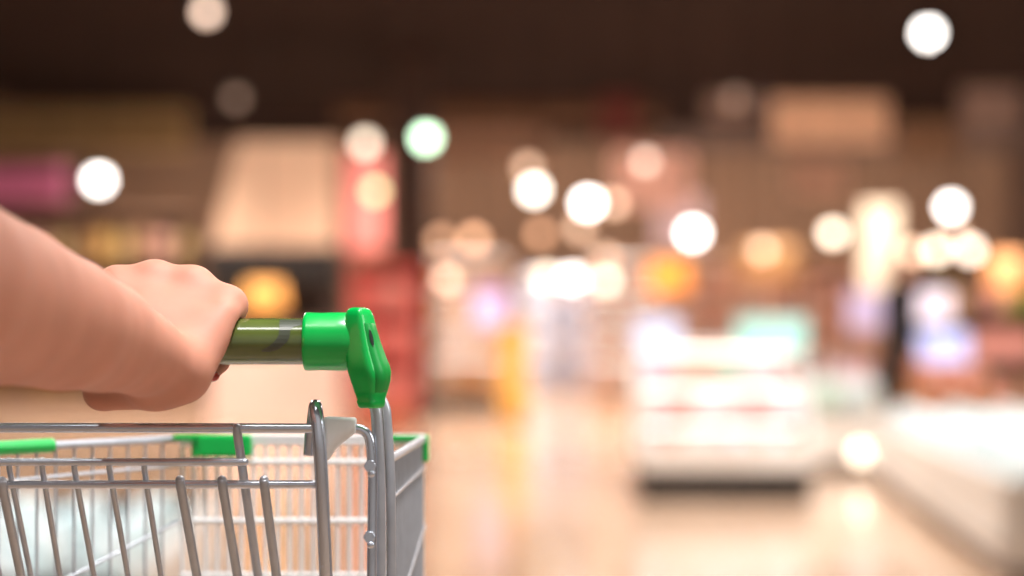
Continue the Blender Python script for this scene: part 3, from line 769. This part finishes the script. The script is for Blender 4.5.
# ------------------------------------------------------------------ far shoppers
def shopper(px, Y, label, coat, legs, hair, turn=0, k=1.0):
    g = at(px, 0, Y); R_ = Matrix.Translation((g.x, Y, 0)) @ Matrix.Rotation(turn, 4, 'Z') @ Matrix.Scale(k, 4)
    P = lambda x, y, z: tuple(R_ @ Vector((x, y, z)))
    pr = []
    def limb(pts):
        for (p, r), (q, s) in zip(pts, pts[1:]): pr.append((P(*p), P(*q), r * k, s * k, .02))
    for s in (-1, 1):
        f = .16 * s
        limb([((.085 * s, 0, .9), .095), ((.09 * s, -.02 - f * .5, .50), .06), ((.09 * s, f * .9 + .02, .09), .042)])
        limb([((.09 * s, f * .9 + .03, .05), .042), ((.10 * s, f * .9 - .13, .035), .034)])
        limb([((.17 * s, 0, 1.40), .055), ((.22 * s, .03 + f * .4, 1.12), .043), ((.21 * s, -.08 + f, .90), .034), ((.20 * s, -.12 + f, .80), .036)])
    limb([((0, 0, .92), .135), ((0, .01, 1.10), .125), ((0, 0, 1.32), .145), ((0, 0, 1.42), .09), ((0, -.01, 1.50), .055), ((0, -.02, 1.60), .09), ((0, -.015, 1.645), .092)])
    limb([((0, -.105, 1.60), .018), ((0, -.118, 1.585), .016)])
    for s in (-1, 1): limb([((.095 * s, 0, 1.60), .02), ((.1 * s, 0, 1.615), .018)])
    lo = Vector((g.x, Y, 0)) + Vector((-.45, -.45, -.01)); hi = Vector((g.x, Y, 0)) + Vector((.45, .45, 1.8 * k))
    o = obj('person', surface(pr, lo, hi, .014, .02), mat('skin_far', (214, 164, 138), .6), None, base=(g.x, Y, 0)); tag(o, label, 'person')
    def cloth(name, prims, m):
        bm = surface(prims, lo, hi, .014, .02); obj(name, bm, m, o)
    c = []; pr, old = [], pr
    limb([((0, 0, .62), .20), ((0, .0, .95), .165), ((0, .01, 1.12), .15), ((0, 0, 1.34), .165), ((0, 0, 1.43), .10)])
    for s in (-1, 1): limb([((.17 * s, 0, 1.40), .072), ((.22 * s, .03 + .064 * s, 1.12), .06), ((.21 * s, -.08 + .16 * s, .92), .05)])
    cloth('coat', pr, coat)
    pr.clear()
    for s in (-1, 1): limb([((.085 * s, 0, .9), .11), ((.09 * s, -.02 - .08 * s, .50), .076), ((.09 * s, .144 * s + .02, .12), .06)])
    cloth('trousers', pr, legs)
    pr.clear()
    limb([((0, .02, 1.66), .097), ((0, .045, 1.60), .09), ((0, .06, 1.50), .06)])
    cloth('hair', pr, hair)
blk = mat('black_cloth', (22, 20, 24), .9); nav = mat('blue_grey_cloth', (176, 180, 200), .9); jean = mat('dull_blue_denim', (150, 150, 166), .9); hairm = mat('dark_hair', (36, 26, 22), .6)
shopper(900, 18.5, 'standing shopper in a long black coat and dark trousers beside the blue lit sign', blk, blk, hairm, .9, .97)
shopper(563, 31, 'distant shopper in blue grey clothes in the middle of the aisle', nav, jean, hairm, .3)

# ================================================================== LIGHT
def area(name, loc, size, power, rgb, rot=(0, 0, 0), sy=None):
    l = bpy.data.lights.new(name, 'AREA'); l.energy = power; l.color = rgb; l.size = size
    if sy: l.shape = 'RECTANGLE'; l.size_y = sy
    o = bpy.data.objects.new(name, l); C.objects.link(o); o.location = loc; o.rotation_euler = rot; return o
def spot(name, loc, power, rgb, ang=115, tgt=None):
    l = bpy.data.lights.new(name, 'SPOT'); l.energy = power; l.color = rgb; l.spot_size = math.radians(ang); l.spot_blend = .6; l.shadow_soft_size = .15
    o = bpy.data.objects.new(name, l); C.objects.link(o); o.location = loc
    if tgt: o.rotation_euler = (Vector(tgt) - Vector(loc)).to_track_quat('-Z', 'Y').to_euler()
    return o
WARM = (1, .875, .78)
for x in (-3.5, 1.0, 5.5):
    for y in (9, 13, 17): area('unseen_overhead_area', (x, y, ZC - .05), 1.6, 135, WARM)  # unseen area lights put in overhead to light the near store
for x in (-4.5, -.3, 3.2, 6.5):
    for y in (21, 25, 29, 33): spot('unseen_overhead_spot', (x, y, ZC - .3), 760, WARM)  # unseen spots put in overhead to light the far store
for x in (-5, -1.5, 1.5, 4.5, 7): spot('wall_fill_spot', (x, 30.6, ZC - .7), 420, WARM, 100, (x * 1.1, 36, 2.2))  # spots added to brighten the back wall
spot('fridge_fill_spot', (1.35, 11.6, 3.6), 210, (1, .9, .93), 60, (1.35, 13.0, .5))  # unseen spot added to brighten the fridge and its goods
# unseen lights added round the cart, over the freezers and behind the camera
area('unseen_overhead_area', (-.62, .5, 3.5), .5, 11, (1, .97, .94))  # small added light that draws the highlight along the grip
area('unseen_overhead_area', (.8, 2.3, 3.3), 1.5, 62, (1, .97, .94))  # added key light for the hand and cart from above
spot('unseen_overhead_spot', (.2, 1.05, 3.6), 400, (1, .98, .98), 17, (-.19, 1.64, .95))  # narrow spot added to brighten the hand and front wires
area('right_fill_area', (2.6, 1.35, 2.0), 1.2, 25, (1, .98, .96), (0, math.radians(72), 0))  # unseen fill added on the right for the metal and hand
spot('freezer_fill_spot', (-1.6, 6.8, 3.6), 330, (.86, .97, 1), 50, (-1.6, 7, .3))  # cool spot added to brighten the left bunker's goods
spot('freezer_fill_spot', (2.9, 10.6, 3.8), 330, (.9, .97, 1), 80, (2.9, 11, .3))  # cool spot added over the right bunker likewise
area('rear_fill_area', (1.2, -2.4, 2.0), 4, 7, (1, .98, .97), (math.radians(90), 0, 0), 2.6)  # unseen soft fill added behind the camera, no window is built
w = bpy.data.worlds.new('world'); S.world = w; w.use_nodes = True
bg = w.node_tree.nodes['Background']; bg.inputs[0].default_value = (1, .9, .82, 1); bg.inputs[1].default_value = .25

# ================================================================== CAMERA
cam = bpy.data.cameras.new('camera'); co = bpy.data.objects.new('camera', cam); C.objects.link(co)
co.location = (0, 0, H); co.rotation_euler = (PI / 2, 0, 0)
cam.sensor_width = 36; cam.lens = F / 1024 * 36; cam.shift_y = (HY - 288) / 1024; cam.clip_end = 100
cam.dof.use_dof = True; cam.dof.focus_distance = 1.515; cam.dof.aperture_fstop = 2.5; cam.dof.aperture_blades = 0
S.camera = co
S.view_settings.view_transform = 'Standard'; S.view_settings.look = 'None'; S.view_settings.gamma = 1; S.view_settings.exposure = 0
S.view_settings.use_curve_mapping = False
S.cycles.use_denoising = True
S.cycles.sample_clamp_indirect = 4
